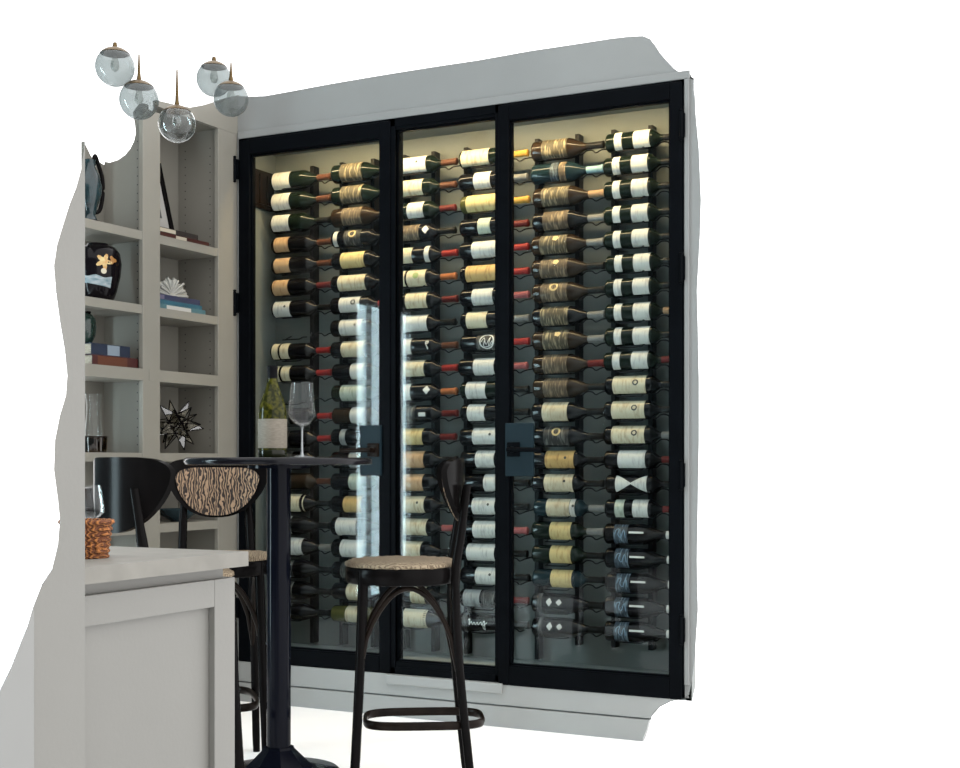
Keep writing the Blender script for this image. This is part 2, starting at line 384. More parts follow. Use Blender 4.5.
for c, bx in enumerate(BX):
    r = thing('wine_rack', 'black steel wall rack of wavy rods carrying the %s column of bottles' % (COLN[c] if c in (0, 5) else COLN[c] + ' (from the left)'), 'wine rack', (bx, BY, 0), 0, 'wine racks on the cabinet back wall')
    for px in (.158, .322):
        if c == 5 and px > .3: px = .298
        link('post', BOX(px, px + .020, .055, .1045, ZB + .05 if c < 4 else .30, 2.475, .002), M_rack, r)
    for k in range(NR): place('rod', ROD, r, (0, 0, Z0 - PITCH * k))

MC = {}
def cached(key, fn):
    if key not in MC: MC[key] = fn()
    return MC[key]
def tomesh(name, bm, m, smooth=True):
    bmesh.ops.recalc_face_normals(bm, faces=bm.faces[:])
    me = bpy.data.meshes.new(name); bm.to_mesh(me); bm.free(); me.materials.append(m)
    if smooth:
        for p in me.polygons: p.use_smooth = True
        me.set_sharp_from_angle(angle=math.radians(50))
    return me
SHAPES = {   # radius, shoulder start, shoulder end, neck radius
    'b': (.0390, .195, .232, .0135), 'u': (.0435, .165, .245, .0140), 'c': (.0430, .155, .255, .0150)}
def body_prof(s):
    R, a, b, n = SHAPES[s]
    pr = [(0, .018), (R * .55, .004), (R * .86, 0), (R * .97, .004), (R, .010), (R, a)]
    for k in range(1, 8):
        t = k / 8; e = t * t * (3 - 2 * t)
        if s == 'b': e = t ** 1.6 * .45 + e * .55
        pr.append((R + (n - R) * e, a + (b - a) * t))
    pr += [(n, b), (n - .001, LEN - .012), (n + .0018, LEN - .011), (n + .0018, LEN - .002), (n, LEN), (0, LEN)]
    return pr
M_glass = {'g': mat('dark_green_bottle_glass', (.004, .007, .005), .10, spec=.13, vary=.2), 'k': mat('black_bottle_glass', (.004, .004, .005), .07, spec=.13),
           'n': mat('brown_bottle_glass', (.016, .010, .006), .07, spec=.13), 't': mat('blue_green_bottle_glass', (.006, .014, .018), .07, spec=.13),
           'y': mat('olive_bottle_glass', (.05, .05, .015), .07, spec=.13)}
GN = {'g': 'dark green', 'k': 'black', 'n': 'dark brown', 't': 'dark teal', 'y': 'olive green'}
PAP = {'W': ('white', (.42, .42, .395), (.16, .16, .15), .45), 'C': ('cream', (.42, .375, .265), (.17, .11, .05), .5), 'T': ('tan', (.37, .235, .125), (.15, .06, .02), .5),
       'Y': ('yellow', (.43, .345, .155), (.16, .08, .01), .5), 'O': ('ochre', (.38, .25, .09), (.12, .05, .01), .5), 'G': ('grey', (.20, .21, .21), (.05, .05, .05), .5),
       'P': ('brown', (.050, .034, .020), (.26, .20, .12), .7), 'S': ('striped gold', (.040, .032, .018), (.30, .25, .15), .75), 'L': ('pale green', (.30, .335, .28), (.07, .09, .07), .5),
       'B': ('blue', (.012, .022, .034), (.16, .22, .27), .7), 'D': ('dark', (.008, .008, .008), (.20, .20, .18), .5)}
def pap(k):
    n, b, i, a = PAP[k]
    return paper(n.replace(' ', '_') + '_label_paper', b, i, a, freq=150 if k in 'SPBD' else 90)
FOIL = {'k': ('black', (.010, .010, .010), .35), 'n': ('brown', (.075, .032, .02), .4), 'r': ('red', (.20, .022, .02), .4), 'd': ('dark red', (.085, .014, .013), .4),
        'p': ('pink', (.24, .075, .075), .45), 'o': ('orange', (.28, .10, .04), .45), 'y': ('gold', (.36, .20, .04), .35), 'w': ('white', (.35, .35, .34), .45),
        'b': ('pale blue', (.17, .27, .30), .45), 'g': ('grey', (.13, .13, .125), .45), 't': ('tan', (.24, .15, .085), .45)}
def rad_at(s, x):
    pr = body_prof(s)
    for (r0, x0), (r1, x1) in zip(pr[4:], pr[5:]):
        if x0 <= x <= x1 and x1 > x0: return r0 + (r1 - r0) * (x - x0) / (x1 - x0)
    return SHAPES[s][0]
def wrap(s, x0, x1, half, off=.0007, nx=6, na=14, cen=0.0):
    """strip of paper around a lying bottle; half(t) = half angle along the strip"""
    bm = bmesh.new(); G_ = []
    for i in range(nx + 1):
        t = i / nx; x = x0 + (x1 - x0) * t; h = half(t); r = rad_at(s, x) + off; row = []
        for j in range(na + 1):
            a = cen + h * (2 * j / na - 1); row.append(bm.verts.new((x, -r * math.cos(a), r * math.sin(a))))
        G_.append(row)
    for i in range(nx):
        for j in range(na): bm.faces.new((G_[i][j], G_[i][j + 1], G_[i + 1][j + 1], G_[i + 1][j]))
    return bm
def ring_mark(s, x, rad, w, off=.0014, n=20, cen=.25):
    bm = bmesh.new(); R = rad_at(s, x) + off
    A, B = [], []
    for k in range(n):
        a = 2 * PI * k / n
        for L_, q in ((A, rad), (B, rad - w)):
            th = cen + q * math.sin(a) / R; L_.append(bm.verts.new((x + q * math.cos(a), -R * math.cos(th), R * math.sin(th))))
    for k in range(n): j = (k + 1) % n; bm.faces.new((A[k], A[j], B[j], B[k]))
    return bm
def scrawl(s, pts, w=.0028, off=.0016):
    bm = bmesh.new(); pr = None; P_ = smooth_path([(x, y, 0) for x, y in pts], 4)
    for i, p in enumerate(P_):
        q = P_[min(i + 1, len(P_) - 1)] - P_[max(i - 1, 0)]; nrm = Vector((-q.y, q.x, 0)).normalized() * w * .5
        row = []
        for sg in (1, -1):
            e = p + nrm * sg; R = rad_at(s, min(max(e.x, .012), .19)) + off; th = e.y / R
            row.append(bm.verts.new((e.x, -R * math.cos(th), R * math.sin(th))))
        if pr: bm.faces.new((pr[0], pr[1], row[1], row[0]))
        pr = row
    return bm
M_mark = mat('emblem_ink', (.02, .02, .02), .6); M_markw = mat('emblem_white', (.5, .5, .48), .6); M_markg = mat('emblem_gold', (.42, .33, .16), .5); M_gr = mat('emblem_green', (.20, .26, .10), .6)

# one entry per bottle: row: (shape+glass, labels [(paper,start,end)], foil, mark)
A_ = {0: ('ug', [('W', .012, .108)], 'n'), 1: ('ug', [('W', .012, .110)], 'n'), 2: ('ug', [('W', .012, .108)], 'k'), 3: ('bk', [('T', .018, .098)], 'n'), 4: ('bk', [('T', .018, .104)], 'n'),
      5: ('bk', [('T', .012, .098)], 'd'), 6: ('bk', [('W', .012, .104)], 'k', 'dot'), 8: ('bk', [('C', .010, .045), ('C', .056, .104)], 'r'), 9: ('bk', [('C', .014, .050), ('C', .062, .110)], 'r'),
      11: ('bk', [('D', .03, .10)], 'r'), 12: ('bk', [('D', .03, .10)], 'r'), 13: ('bk', [('D', .03, .12)], 'k'), 14: ('bn', [('G', .03, .06)], 'n'), 15: ('uk', [('C', .04, .185)], 'k'),
      16: ('ck', [('W', .03, .115)], 'k'), 17: ('ck', [('W', .03, .17)], 'g'), 18: ('ck', [('D', .04, .12)], 'k'), 19: ('ck', [('D', .04, .12)], 'k'), 20: ('ck', [('D', .04, .12)], 'k')}
B_ = {0: ('ug', [('S', .05, .165)], 'k'), 1: ('ug', [('S', .05, .165)], 'k'), 2: ('un', [('P', .06, .165)], 'k'), 3: ('bk', [('W', .014, .035), ('D', .07, .16)], 'k', 'ringg'), 4: ('bk', [('Y', .05, .175)], 'k'),
      5: ('bk', [('C', .04, .185)], 'k'), 6: ('bk', [('W', .05, .16)], 'r', 'ring'), 7: ('bk', [('W', .05, .17)], 'k', 'dot'), 8: ('bk', [('C', .06, .18)], 'k'), 9: ('bk', [('W', .10, .17)], 'r'),
      10: ('bg', [('L', .05, .17)], 'k'), 11: ('bn', [('W', .10, .17)], 'k'), 12: ('bk', [('G', .05, .08)], 'k'), 13: ('bk', [('G', .10, .17)], 'd'), 14: ('bk', [('L', .10, .17)], 'k'), 15: ('bk', [('O', .07, .165)], 'k'),
      16: ('ck', [('W', .03, .14)], 'k'), 17: ('ck', [('W', .05, .17)], 'k'), 18: ('bk', [('D', .05, .16)], 'k'), 19: ('bk', [('C', .08, .17)], 'k'), 20: ('by', [('C', .08, .17)], 'k')}
C_ = {0: ('bg', [('W', .02, .178)], 'n', 'dot'), 1: ('bg', [('C', .06, .165)], 'n'), 2: ('bg', [('W', .09, .172)], 'd'), 3: ('bk', [('P', .05, .15)], 'k', 'diaw'), 4: ('bk', [('C', .01, .105), ('W', .168, .192)], 'r'),
      5: ('bk', [('C', .02, .075), ('C', .085, .18)], 'o', 'green'), 6: ('bk', [('W', .02, .05), ('C', .07, .178)], 'd'), 7: ('bk', [('W', .03, .19)], 'k'), 8: ('bk', [('W', .01, .10)], 'n', 'loop'), 9: ('bk', [('C', .03, .165)], 'r'),
      10: ('bk', [('W', .01, .10)], 'o', 'diaw'), 11: ('bk', [('D', .02, .12)], 'd', 'barw'), 12: ('bk', [('Y', .05, .165)], 'd'), 13: ('bk', [('T', .05, .165)], 'k'), 14: ('bk', [('T', .05, .165)], 'k'), 15: ('bk', [('C', .05, .165)], 'k', 'dot'),
      16: ('bk', [('C', .04, .178)], 'p'), 17: ('uk', [('C', .03, .155)], 'k'), 18: ('bk', [('C', .03, .15)], 'k'), 19: ('bk', [('C', .10, .172)], 'k'), 20: ('uk', [('C', .06, .178)], 'k')}
D_ = {0: ('bg', [('C', .012, .145)], 'y'), 1: ('bk', [('W', .075, .155)], 'g'), 2: ('by', [('Y', .03, .19)], 'y'), 3: ('bk', [('L', .09, .15)], 'd'), 4: ('bk', [('W', .06, .19)], 'r'), 5: ('bk', [('O', .03, .19)], 'r'),
      6: ('bk', [('W', .06, .16)], 'p'), 7: ('bk', [('C', .03, .128)], 'g'), 8: ('bk', [('D', .08, .185)], 'r', 'circ'), 9: ('bk', [('W', .075, .175)], 'p'), 10: ('bg', [('W', .03, .125)], 'k'), 11: ('bk', [('W', .035, .118)], 'k'),
      12: ('bk', [('W', .065, .185)], 'k', 'dot'), 13: ('bk', [('W', .075, .165)], 'k'), 14: ('bk', [('W', .115, .19)], 'k'), 15: ('bk', [('W', .06, .17)], 'k', 'dot'), 16: ('bk', [('W', .07, .18)], 'p'), 17: ('bk', [('W', .04, .175)], 'k'),
      18: ('bk', [('W', .075, .175)], 'k', 'dot'), 19: ('bk', [('G', .02, .10), ('D', .11, .17)], 'd'), 20: ('ck', [('D', .02, .04)], 'k', 'script')}
E_ = {0: ('un', [('S', .05, .165)], 'k'), 1: ('ut', [('B', .09, .125), ('P', .13, .16)], 'b'), 2: ('un', [('S', .04, .165)], 't'), 3: ('uk', [('P', .05, .165)], 'g'), 4: ('un', [('S', .04, .165)], 'g', 'starg'), 5: ('un', [('P', .04, .165)], 'k', 'starg'),
      6: ('un', [('P', .04, .16)], 'k', 'ringg'), 7: ('uk', [('S', .04, .165)], 'g'), 8: ('un', [('S', .05, .165)], 'g', 'starg'), 9: ('un', [('P', .05, .16)], 'd'), 10: ('un', [('P', .05, .16)], 'k'), 11: ('uk', [('C', .05, .165)], 'k'),
      12: ('uk', [('D', .05, .165)], 'k', 'ringg'), 13: ('bk', [('O', .06, .19)], 'k', 'dot'), 14: ('bk', [('C', .06, .19)], 'k', 'dot'), 15: ('bt', [('C', .06, .165), ('W', .167, .19)], 'g', 'dot'), 16: ('bg', [('Y', .085, .18)], 'g'), 17: ('bg', [('Y', .085, .18)], 'k'),
      18: ('bt', [('Y', .085, .18)], 'k'), 19: ('ck', [('D', .03, .05)], 'k', 'twodia'), 20: ('ck', [('D', .03, .05)], 'k', 'twodia')}
F_ = {}
for k in range(10): F_[k] = ('bg', [('W', .040, .072), ('W', .122, .192)], {7: 't', 9: 'd'}.get(k, 'k'))
for k in (10, 11, 12): F_[k] = ('bk', [('C', .035, .178)], 'k' if k != 12 else 'g', 'ring')
F_[13] = ('bk', [('W', .062, .180)], 'd'); F_[14] = ('bk', [], 'k', 'bow'); F_[15] = ('bk', [('L', .045, .085), ('W', .122, .188)], 'd')
for k in range(16, 21): F_[k] = ('ck', [('B', .045, .105)], 'k', 'barw2')
MARKN = {'dot': 'a dark dot', 'ring': 'a dark ring', 'ringg': 'a gold ring', 'diaw': 'a white diamond', 'loop': 'a white loop', 'barw': 'a white tag', 'barw2': 'a white bar', 'circ': 'a white circle', 'script': 'white script',
         'starg': 'a gold star', 'bow': 'a white bow-tie', 'twodia': 'two white diamonds', 'green': 'a green mark'}
def dia(s, x, w, h, cen=.2):
    bm = wrap(s, x - w, x + w, lambda t: (1 - abs(2 * t - 1)) * h + .004, .0016, 8, 4, cen); return bm
def add_mark(b, s, mk, labs):
    x0, x1 = (labs[-1][1], labs[-1][2]) if labs else (.05, .18)
    mx = (x0 + x1) / 2
    if mk == 'dot': place('emblem', cached((mk, s, x0, x1), lambda: tomesh('emblem', ring_mark(s, x0 + (x1 - x0) * .72, .006, .0055), M_mark)), b)
    elif mk == 'ring': place('emblem', cached((mk, s, x0, x1), lambda: tomesh('emblem', ring_mark(s, x0 + (x1 - x0) * .70, .013, .006), M_mark)), b)
    elif mk == 'ringg': place('emblem', cached((mk, s, x0, x1), lambda: tomesh('emblem', ring_mark(s, mx, .020, .008, cen=.5), M_markg)), b)
    elif mk == 'starg': place('emblem', cached((mk, s, x0, x1), lambda: tomesh('emblem', ring_mark(s, mx + .01, .015, .0135, n=5, cen=.6), M_markg)), b)
    elif mk == 'green': place('emblem', cached((mk, s, x0, x1), lambda: tomesh('emblem', ring_mark(s, mx, .016, .015, n=7), M_gr)), b)
    elif mk == 'diaw': place('emblem', cached((mk, s), lambda: tomesh('emblem', dia(s, .185 if s == 'b' else .16, .018, .5), M_markw)), b)
    elif mk == 'twodia':
        place('emblem', cached((mk, s, 1), lambda: tomesh('emblem', dia(s, .085, .014, .42), M_markw)), b)
        place('emblem', cached((mk, s, 2), lambda: tomesh('emblem', dia(s, .13, .014, .32), M_markw)), b)
    elif mk == 'circ':
        bm = ring_mark(s, mx, .036, .006, cen=.1)
        me = cached((mk, s), lambda: tomesh('emblem', bm, M_markw)); place('emblem', me, b)
        place('drawing', cached((mk, s, 2), lambda: tomesh('drawing', scrawl(s, [(.105, .0), (.12, .02), (.13, -.01), (.15, .024), (.14, -.02), (.16, .006), (.155, -.012), (.118, -.02), (.125, .01)]), M_markw)), b)
    elif mk == 'loop': place('emblem', cached((mk, s), lambda: tomesh('emblem', scrawl(s, [(.175, .016), (.189, .021), (.189, .010), (.178, .012), (.183, .0), (.188, -.016), (.189, -.006)], .004), M_markw)), b)
    elif mk == 'barw': place('emblem', cached((mk, s), lambda: tomesh('emblem', wrap(s, .14, .175, lambda t: .22, .0014, 4, 6, -.1), M_markw)), b)
    elif mk == 'barw2':
        place('emblem', cached((mk, s), lambda: tomesh('emblem', wrap(s, .112, .175, lambda t: .09, .0014, 6, 4, .22), M_markw)), b)
        place('drawing', cached((mk, s, 2), lambda: tomesh('drawing', scrawl(s, [(.052, .0), (.058, .02), (.07, .022), (.066, .0), (.078, -.012), (.09, .02), (.098, -.014)], .0035), MATS['emblem_blue'])), b)
        place('seal', cached((mk, s, 3), lambda: tomesh('seal', wrap(s, .262, .282, lambda t: 1.3, .0022, 3, 10, 0), M_markw)), b)
    elif mk == 'script': place('drawing', cached((mk, s), lambda: tomesh('drawing', scrawl(s, [(.05, .012), (.058, .018), (.055, -.008), (.066, .008), (.072, -.006), (.08, .006), (.086, -.006), (.095, .007), (.10, -.005), (.112, .008), (.118, -.006), (.128, .014), (.13, -.028), (.122, -.01), (.142, .006)]), M_markw)), b)
    elif mk == 'bow': place('label', cached((mk, s), lambda: tomesh('label', wrap(s, .045, .180, lambda t: .06 + 1.0 * abs(2 * t - 1), .0008, 14, 12, .1), pap('W'))), b)
mat('emblem_blue', (.11, .18, .25), .6)
for c, (bx, spec) in enumerate(zip(BX, (A_, B_, C_, D_, E_, F_))):
    for k in sorted(spec):
        sp = spec[k]; s, g = sp[0]; labs = sp[1]; fo = sp[2]; mk = sp[3] if len(sp) > 3 else None
        what = GN[g] + ' bottle'
        if labs and PAP[labs[-1][0]][0] != 'dark': what += ', ' + ('two ' if len(labs) == 2 and labs[0][0] == labs[1][0] else '') + PAP[labs[-1][0]][0] + (' labels' if len(labs) == 2 and labs[0][0] == labs[1][0] else ' label')
        if mk: what += ' and ' + MARKN[mk][2:] if mk not in ('script', 'twodia') else ' with ' + MARKN[mk]
        where = (', %s row down, %s column' % (ORD[k], COLN[c] if c in (0, 5) else COLN[c] + ' from left')) if k < 20 else ', bottom row, %s column' % (COLN[c] if c in (0, 5) else COLN[c] + ' from left')
        b = thing('wine_bottle', what + where, 'wine bottle', (bx + random.uniform(-.006, .006), BY, Z0 - PITCH * k + random.uniform(-.0025, .0025) - (.0025 if s != 'b' else 0)), 0, 'wine bottles lying in the racks')
        place('bottle_body', cached(('body', s, g), lambda: tomesh('bottle_body', lathe(bmesh.new(), body_prof(s), 28, 'x'), M_glass[g])), b)
        n = SHAPES[s][3]
        place('capsule', cached(('foil', s, fo), lambda: tomesh('capsule', lathe(bmesh.new(), [(n + .0006, LEN - .075), (n + .0008, LEN - .014), (n + .0026, LEN - .012), (n + .0026, LEN - .001), (n, LEN + .001), (0, LEN + .001)], 18, 'x', cap=False),
              mat(FOIL[fo][0].replace(' ', '_') + '_foil', FOIL[fo][1], FOIL[fo][2], vary=.15, vscale=40, spec=.1))), b)
        for (pk, l0, l1) in labs:
            place('label', cached(('lab', s, pk, l0, l1), lambda: tomesh('label', wrap(s, l0, l1, lambda t: 1.25, cen=.12 if s != 'c' else 0), pap(pk))), b, (0, 0, 0), (random.uniform(-.12, .12), 0, 0))
        if mk: add_mark(b, s, mk, labs)

# ------------------------------------------------------------------ bookcase on the left wall
XF, XB = -3.70, -3.935
bk = thing('bookcase', 'tall painted built-in bookcase with two open bays beside the wine cabinet', 'bookcase', (XF, 4.3, 0))
def bpart(name, bm, m, **k):
    bmesh.ops.translate(bm, verts=bm.verts[:], vec=(-XF, -4.3, 0)); return link(name, bm, m, bk, **k)
def fx(pts, x): return [on_x(u, v, x) for u, v in pts]
YS0, YS1, YS2, YS3 = 4.250, 4.357, 4.745, 4.884
# stiles and top rail of the face frame
ztop = on_x(150, 110, XF).z
bpart('stile', BOX(XF - .022, XF, YS0, YS1, 0, ztop, .002), M_case)
bpart('stile', BOX(XF - .022, XF, YS2, YS3, 0, 2.566, .002), M_case)
pts = [Vector((XF, YS1 - .02, 2.566)), Vector((XF, YS3, 2.566))] + fx([(239, 95), (225, 98.5), (207, 104.5), (190, 107.5), (177, 105), (160, 101)], XF)
pts.append(Vector((XF, YS1 - .02, pts[-1].z)))
bpart('top_rail', prism(bmesh.new(), pts, (-.022, 0, 0)), M_case)
def holes(bm, y, sgn, xs, z0, z1):
    z = z0
    while z < z1:
        for x in xs:
            vs = [bm.verts.new((x + .0032 * math.cos(a * PI / 3), y - sgn * .0006, z + .0032 * math.sin(a * PI / 3))) for a in range(6)]
            bm.faces.new(vs).material_index = 1
        z += .036
    return bm
# partition between the bays, its upper end following the cut top
pp = [on_y(u, v, YS0 + .03) for u, v in ((139, 104), (133, 112), (135, 122), (136, 132), (134, 141), (130, 149), (125, 155), (118, 160), (110, 162.5), (103, 164), (97, 163.5), (93, 161))]
pts = [Vector((XF - .022, YS0 + .03, 0)), Vector((XF - .022, YS0 + .03, pp[0].z))] + [p for p in pp if p.x > XB] + [Vector((XB, YS0 + .03, on_y(95, 163, YS0 + .03).z)), Vector((XB, YS0 + .03, 0))]
bm = prism(bmesh.new(), pts, (0, .03, 0)); bm.normal_update(); bmesh.ops.triangulate(bm, faces=[f for f in bm.faces if len(f.verts) > 4])
bmesh.ops.recalc_face_normals(bm, faces=bm.faces[:])
holes(bm, YS0 + .03, 1, (XF - .055,), .9, 2.42)
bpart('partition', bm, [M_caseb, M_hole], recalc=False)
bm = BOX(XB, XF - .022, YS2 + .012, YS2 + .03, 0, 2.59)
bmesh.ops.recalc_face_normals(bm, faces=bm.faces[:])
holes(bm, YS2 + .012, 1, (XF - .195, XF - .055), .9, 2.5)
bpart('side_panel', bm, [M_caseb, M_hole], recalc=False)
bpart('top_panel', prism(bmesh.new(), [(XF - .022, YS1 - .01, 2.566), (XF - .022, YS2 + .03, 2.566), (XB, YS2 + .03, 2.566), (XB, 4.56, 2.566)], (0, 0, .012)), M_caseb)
cut = [(141, 104), (139, 104), (133, 112), (135, 122), (136, 132), (134, 141), (130, 149), (125, 155), (118, 160), (110, 162.5), (103, 164)]
bp = [Vector((XB, YS0 + .03, 0)), Vector((XB, YS2 + .03, 0)), Vector((XB, YS2 + .03, 2.57)), Vector((XB, on_x(141, 104, XB).y, 2.57))] + [on_x(u, v + 1, XB) for u, v in cut[1:]]
bp.append(Vector((XB, YS0 + .03, bp[-1].z)))
bm = prism(bmesh.new(), bp, (-.008, .008, 0)); bm.normal_update(); bmesh.ops.triangulate(bm, faces=[f for f in bm.faces if len(f.verts) > 4])
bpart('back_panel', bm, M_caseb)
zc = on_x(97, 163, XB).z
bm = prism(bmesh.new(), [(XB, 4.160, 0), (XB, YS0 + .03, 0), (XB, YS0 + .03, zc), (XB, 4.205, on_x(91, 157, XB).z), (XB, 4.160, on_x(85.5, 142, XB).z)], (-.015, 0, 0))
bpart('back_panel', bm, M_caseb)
SH = (2.031, 1.727, 1.464, 1.118, .820, .42)
for i, z in enumerate(SH):
    th = .048 if i == 2 else .036; xf = XF + .001 if i == 2 else XF - .004
    bpart('shelf', prism(bmesh.new(), [(xf, 3.913, z - th), (xf, YS0 + .030, z - th), (XB, YS0 + .030, z - th), (XB, 4.150, z - th)], (0, 0, th)), M_case)
    bpart('shelf', BOX(XB, xf, YS1 - .07, YS2 + .012, z - th, z), M_case)

# ------------------------------------------------------------------ things on the bookcase
M_pages = mat('book_pages', (.33, .30, .24), .8, vary=.2, vscale=80, stretch=(1, 1, 6))
def book(label, x0, x1, y0, y1, z, h, col, group, label_band=None, rz=0.0):
    c = Vector(((x0 + x1) / 2, (y0 + y1) / 2, z)); b = thing('book', label, 'book', c, rz, group)
    w, d = (x1 - x0) / 2, (y1 - y0) / 2; m = mat('book_cover_' + ''.join('%02d' % int(q * 99) for q in col), col, .45, vary=.15, vscale=20); t = .003
    bm = bmesh.new(); box(bm, -w, w, -d, d, 0, t, .0005); box(bm, -w, w, -d, d, h - t, h, .0005); box(bm, w - t, w, -d, d, t, h - t)
    link('cover', bm, m, b)
    link('pages', BOX(-w + .004, w - t - .0005, -d + .004, d - .004, t, h - t), M_pages, b)
    if label_band: link('spine_band', BOX(w, w + .0006, -d + label_band[0], -d + label_band[1], t, h - t), mat('spine_band_' + label_band[2], label_band[3], .4), b)
    return z + h
Y = lambda u, x: on_x(u, 300, x).y
# right bay, top shelf: books and leaning frame
z = book('dark red book lying on the top shelf of the right bay', -3.86, -3.735, 4.30, Y(209, -3.735), SH[0], .024, (.04, .010, .008), 'books lying on the top shelf', (.20, .27, 'ivory', (.4, .36, .28)))
z = book('black and white book lying on the dark red one below the picture frame', -3.86, -3.737, 4.30, Y(198, -3.737), z, .022, (.02, .016, .015), 'books lying on the top shelf', (.10, .20, 'ivory', (.4, .36, .28)))
fr = thing('picture_frame', 'thin black picture frame leaning at the back of the top shelf', 'picture frame', (-3.835, Y(174.5, -3.835), SH[0] + .047), 0)
bm = bmesh.new(); fw, fh, ft = .16, .335, .022
for a in ((-fw, -fw + ft, 0, fh), (-ft, 0, 0, fh), (-fw + ft, -ft, 0, ft), (-fw + ft, -ft, fh - ft, fh)): box(bm, -.012, .006, a[0], a[1], a[2], a[3], .0015)
fo_ = link('frame', bm, M_wood, fr)
ma = link('mat_board', BOX(-.010, -.004, -fw + ft, -ft, ft, fh - ft), mat('mat_board_white', (.30, .29, .27), .7), fr)
pi_ = link('picture', BOX(-.004, -.002, -fw + .06, -.06, .07, fh - .07), mat('dark_print', (.03, .03, .03), .5, vary=.6, vscale=20), fr)
for o in (fo_, ma, pi_): o.rotation_euler = (0, math.radians(-14), 0)
# right bay, second shelf: books with a white coral fan on top
z = book('pale teal book at the bottom of the stack below the white coral fan', -3.86, -3.735, 4.30, Y(205.5, -3.735), SH[1], .024, (.06, .13, .15), 'books below the coral fan', (.14, .30, 'white', (.42, .42, .40)))
z = book('teal book, second from the bottom below the white coral fan', -3.86, -3.737, 4.30, Y(202, -3.737), z, .018, (.025, .085, .12), 'books below the coral fan')
z = book('navy blue book, topmost of the stack below the white coral fan', -3.86, -3.74, 4.30, Y(200, -3.74), z, .024, (.028, .032, .065), 'books below the coral fan', (.05, .13, 'lilac', (.10, .09, .14)))
cf = thing('coral_fan', 'white ribbed coral fan standing on the blue books', 'ornament', (-3.79, Y(172, -3.79), z), 0)
bm = bmesh.new(); n = 17
P0 = []
M_cor = mat('white_coral', (.36, .36, .33), .7, bump=.2, bscale=150)
bm2 = bmesh.new()
for k in range(n):
    a = math.radians(8 + 164 * k / (n - 1)); L_ = .098 + .010 * math.sin(k * 2.1); ww = .006 * math.cos(k * PI)
    pth = [(0, 0, .004), (ww * .5, L_ * .5 * math.cos(a) * .8, .004 + L_ * .45 * math.sin(a)), (ww, L_ * math.cos(a), .004 + L_ * .80 * math.sin(a))]
    tube(bm, smooth_path(pth, 3), [.003, .0035, .004, .0045, .005, .0055, .006], 6)
    P0.append(pth)
link('ribs', bm, M_cor, cf, smooth=True)
lathe(bm2, [(.032, 0), (.034, .004), (.02, .010), (.008, .02), (0, .02)], 16)
link('foot', bm2, M_cor, cf, smooth=40)
bm3 = bmesh.new(); ra = [bm3.verts.new(p[1]) for p in P0]; rb = [bm3.verts.new(p[2]) for p in P0]; rc = bm3.verts.new((0, 0, .004))
for i in range(n - 1): bm3.faces.new((ra[i], rb[i], rb[i + 1], ra[i + 1])); bm3.faces.new((rc, ra[i], ra[i + 1]))
o = link('membrane', bm3, M_cor, cf); md = o.modifiers.new('thickness', 'SOLIDIFY'); md.thickness = .0025
# right bay, fourth shelf: wire and glass star
sc = on_x(177, 425, -3.80)
st = thing('geometric_star', 'black edged glass star with many points on the right bay shelf', 'ornament', sc, 0)
bmi = bmesh.new(); bmesh.ops.create_icosphere(bmi, subdivisions=1, radius=.050); bmi.verts.ensure_lookup_table()
R3 = Matrix.Rotation(.5, 3, 'X') @ Matrix.Rotation(.75, 3, 'Z') @ Matrix.Rotation(.3, 3, 'Y')
bmw, bmg = bmesh.new(), bmesh.new(); done = set()
SH_Z = SH[3] - sc.z
for f in bmi.faces:
    cpt = f.calc_center_median(); tip = R3 @ (cpt.normalized() * .118)
    if tip.z < SH_Z + .004: tip *= (SH_Z + .004) / tip.z
    vs = [R3 @ v.co for v in f.verts]
    for i in range(3):
        tube(bmw, [vs[i], tip], .0021, 5)
        e = tuple(sorted((f.verts[i].index, f.verts[(i + 1) % 3].index)))
        if e not in done: done.add(e); tube(bmw, [vs[i], vs[(i + 1) % 3]], .0021, 5)
        q = [bmg.verts.new(p) for p in (vs[i], vs[(i + 1) % 3], tip)]; bmg.faces.new(q)
bmi.free()
link('wire_edges', bmw, M_wood, st)
link('glass_facets', bmg, glass('star_glass', (.62, .60, .54), 1.5, boost=3.0), st)
# right bay, fifth shelf: low dark bowl
bowl = tag(link('bowl', lathe(bmesh.new(), [(.03, 0), (.035, .004), (.075, .03), (.09, .055), (.086, .055), (.07, .032), (.03, .010), (0, .010)], 28, cap=False), mat('dark_teal_glaze', (.012, .03, .04), .15), smooth=40),
           'dark teal glazed bowl on the low shelf of the right bay', 'bowl'); bowl.location = (-3.80, Y(178, -3.80), SH[4])
# left bay, top shelf: pitcher
M_teal = mat('teal_black_glaze', (.010, .022, .026), .16, vary=.5, vscale=18)
pc = thing('pitcher', 'dark teal glazed pitcher with arched handle on the left bay top shelf', 'pitcher', (-3.80, Y(90, -3.80), SH[0]), 0)
link('body', lathe(bmesh.new(), [(.036, 0), (.040, .006), (.030, .02), (.020, .04), (.028, .07), (.044, .12), (.047, .155), (.036, .20), (.020, .235), (.022, .262), (.018, .258), (.016, .24)], 28, cap=False), M_teal, pc, smooth=50)
link('foot', lathe(bmesh.new(), [(.050, 0), (.052, .012), (.032, .020), (0, .02)], 24), M_wood, pc, smooth=40)
hd = [(0, .020, .245), (0, .028, .285), (0, .05, .245), (0, .070, .20), (0, .072, .13), (0, .055, .07), (0, .028, .055)]
link('handle', tube(bmesh.new(), smooth_path(hd, 5), .0085, 8), M_wood, pc, smooth=True)
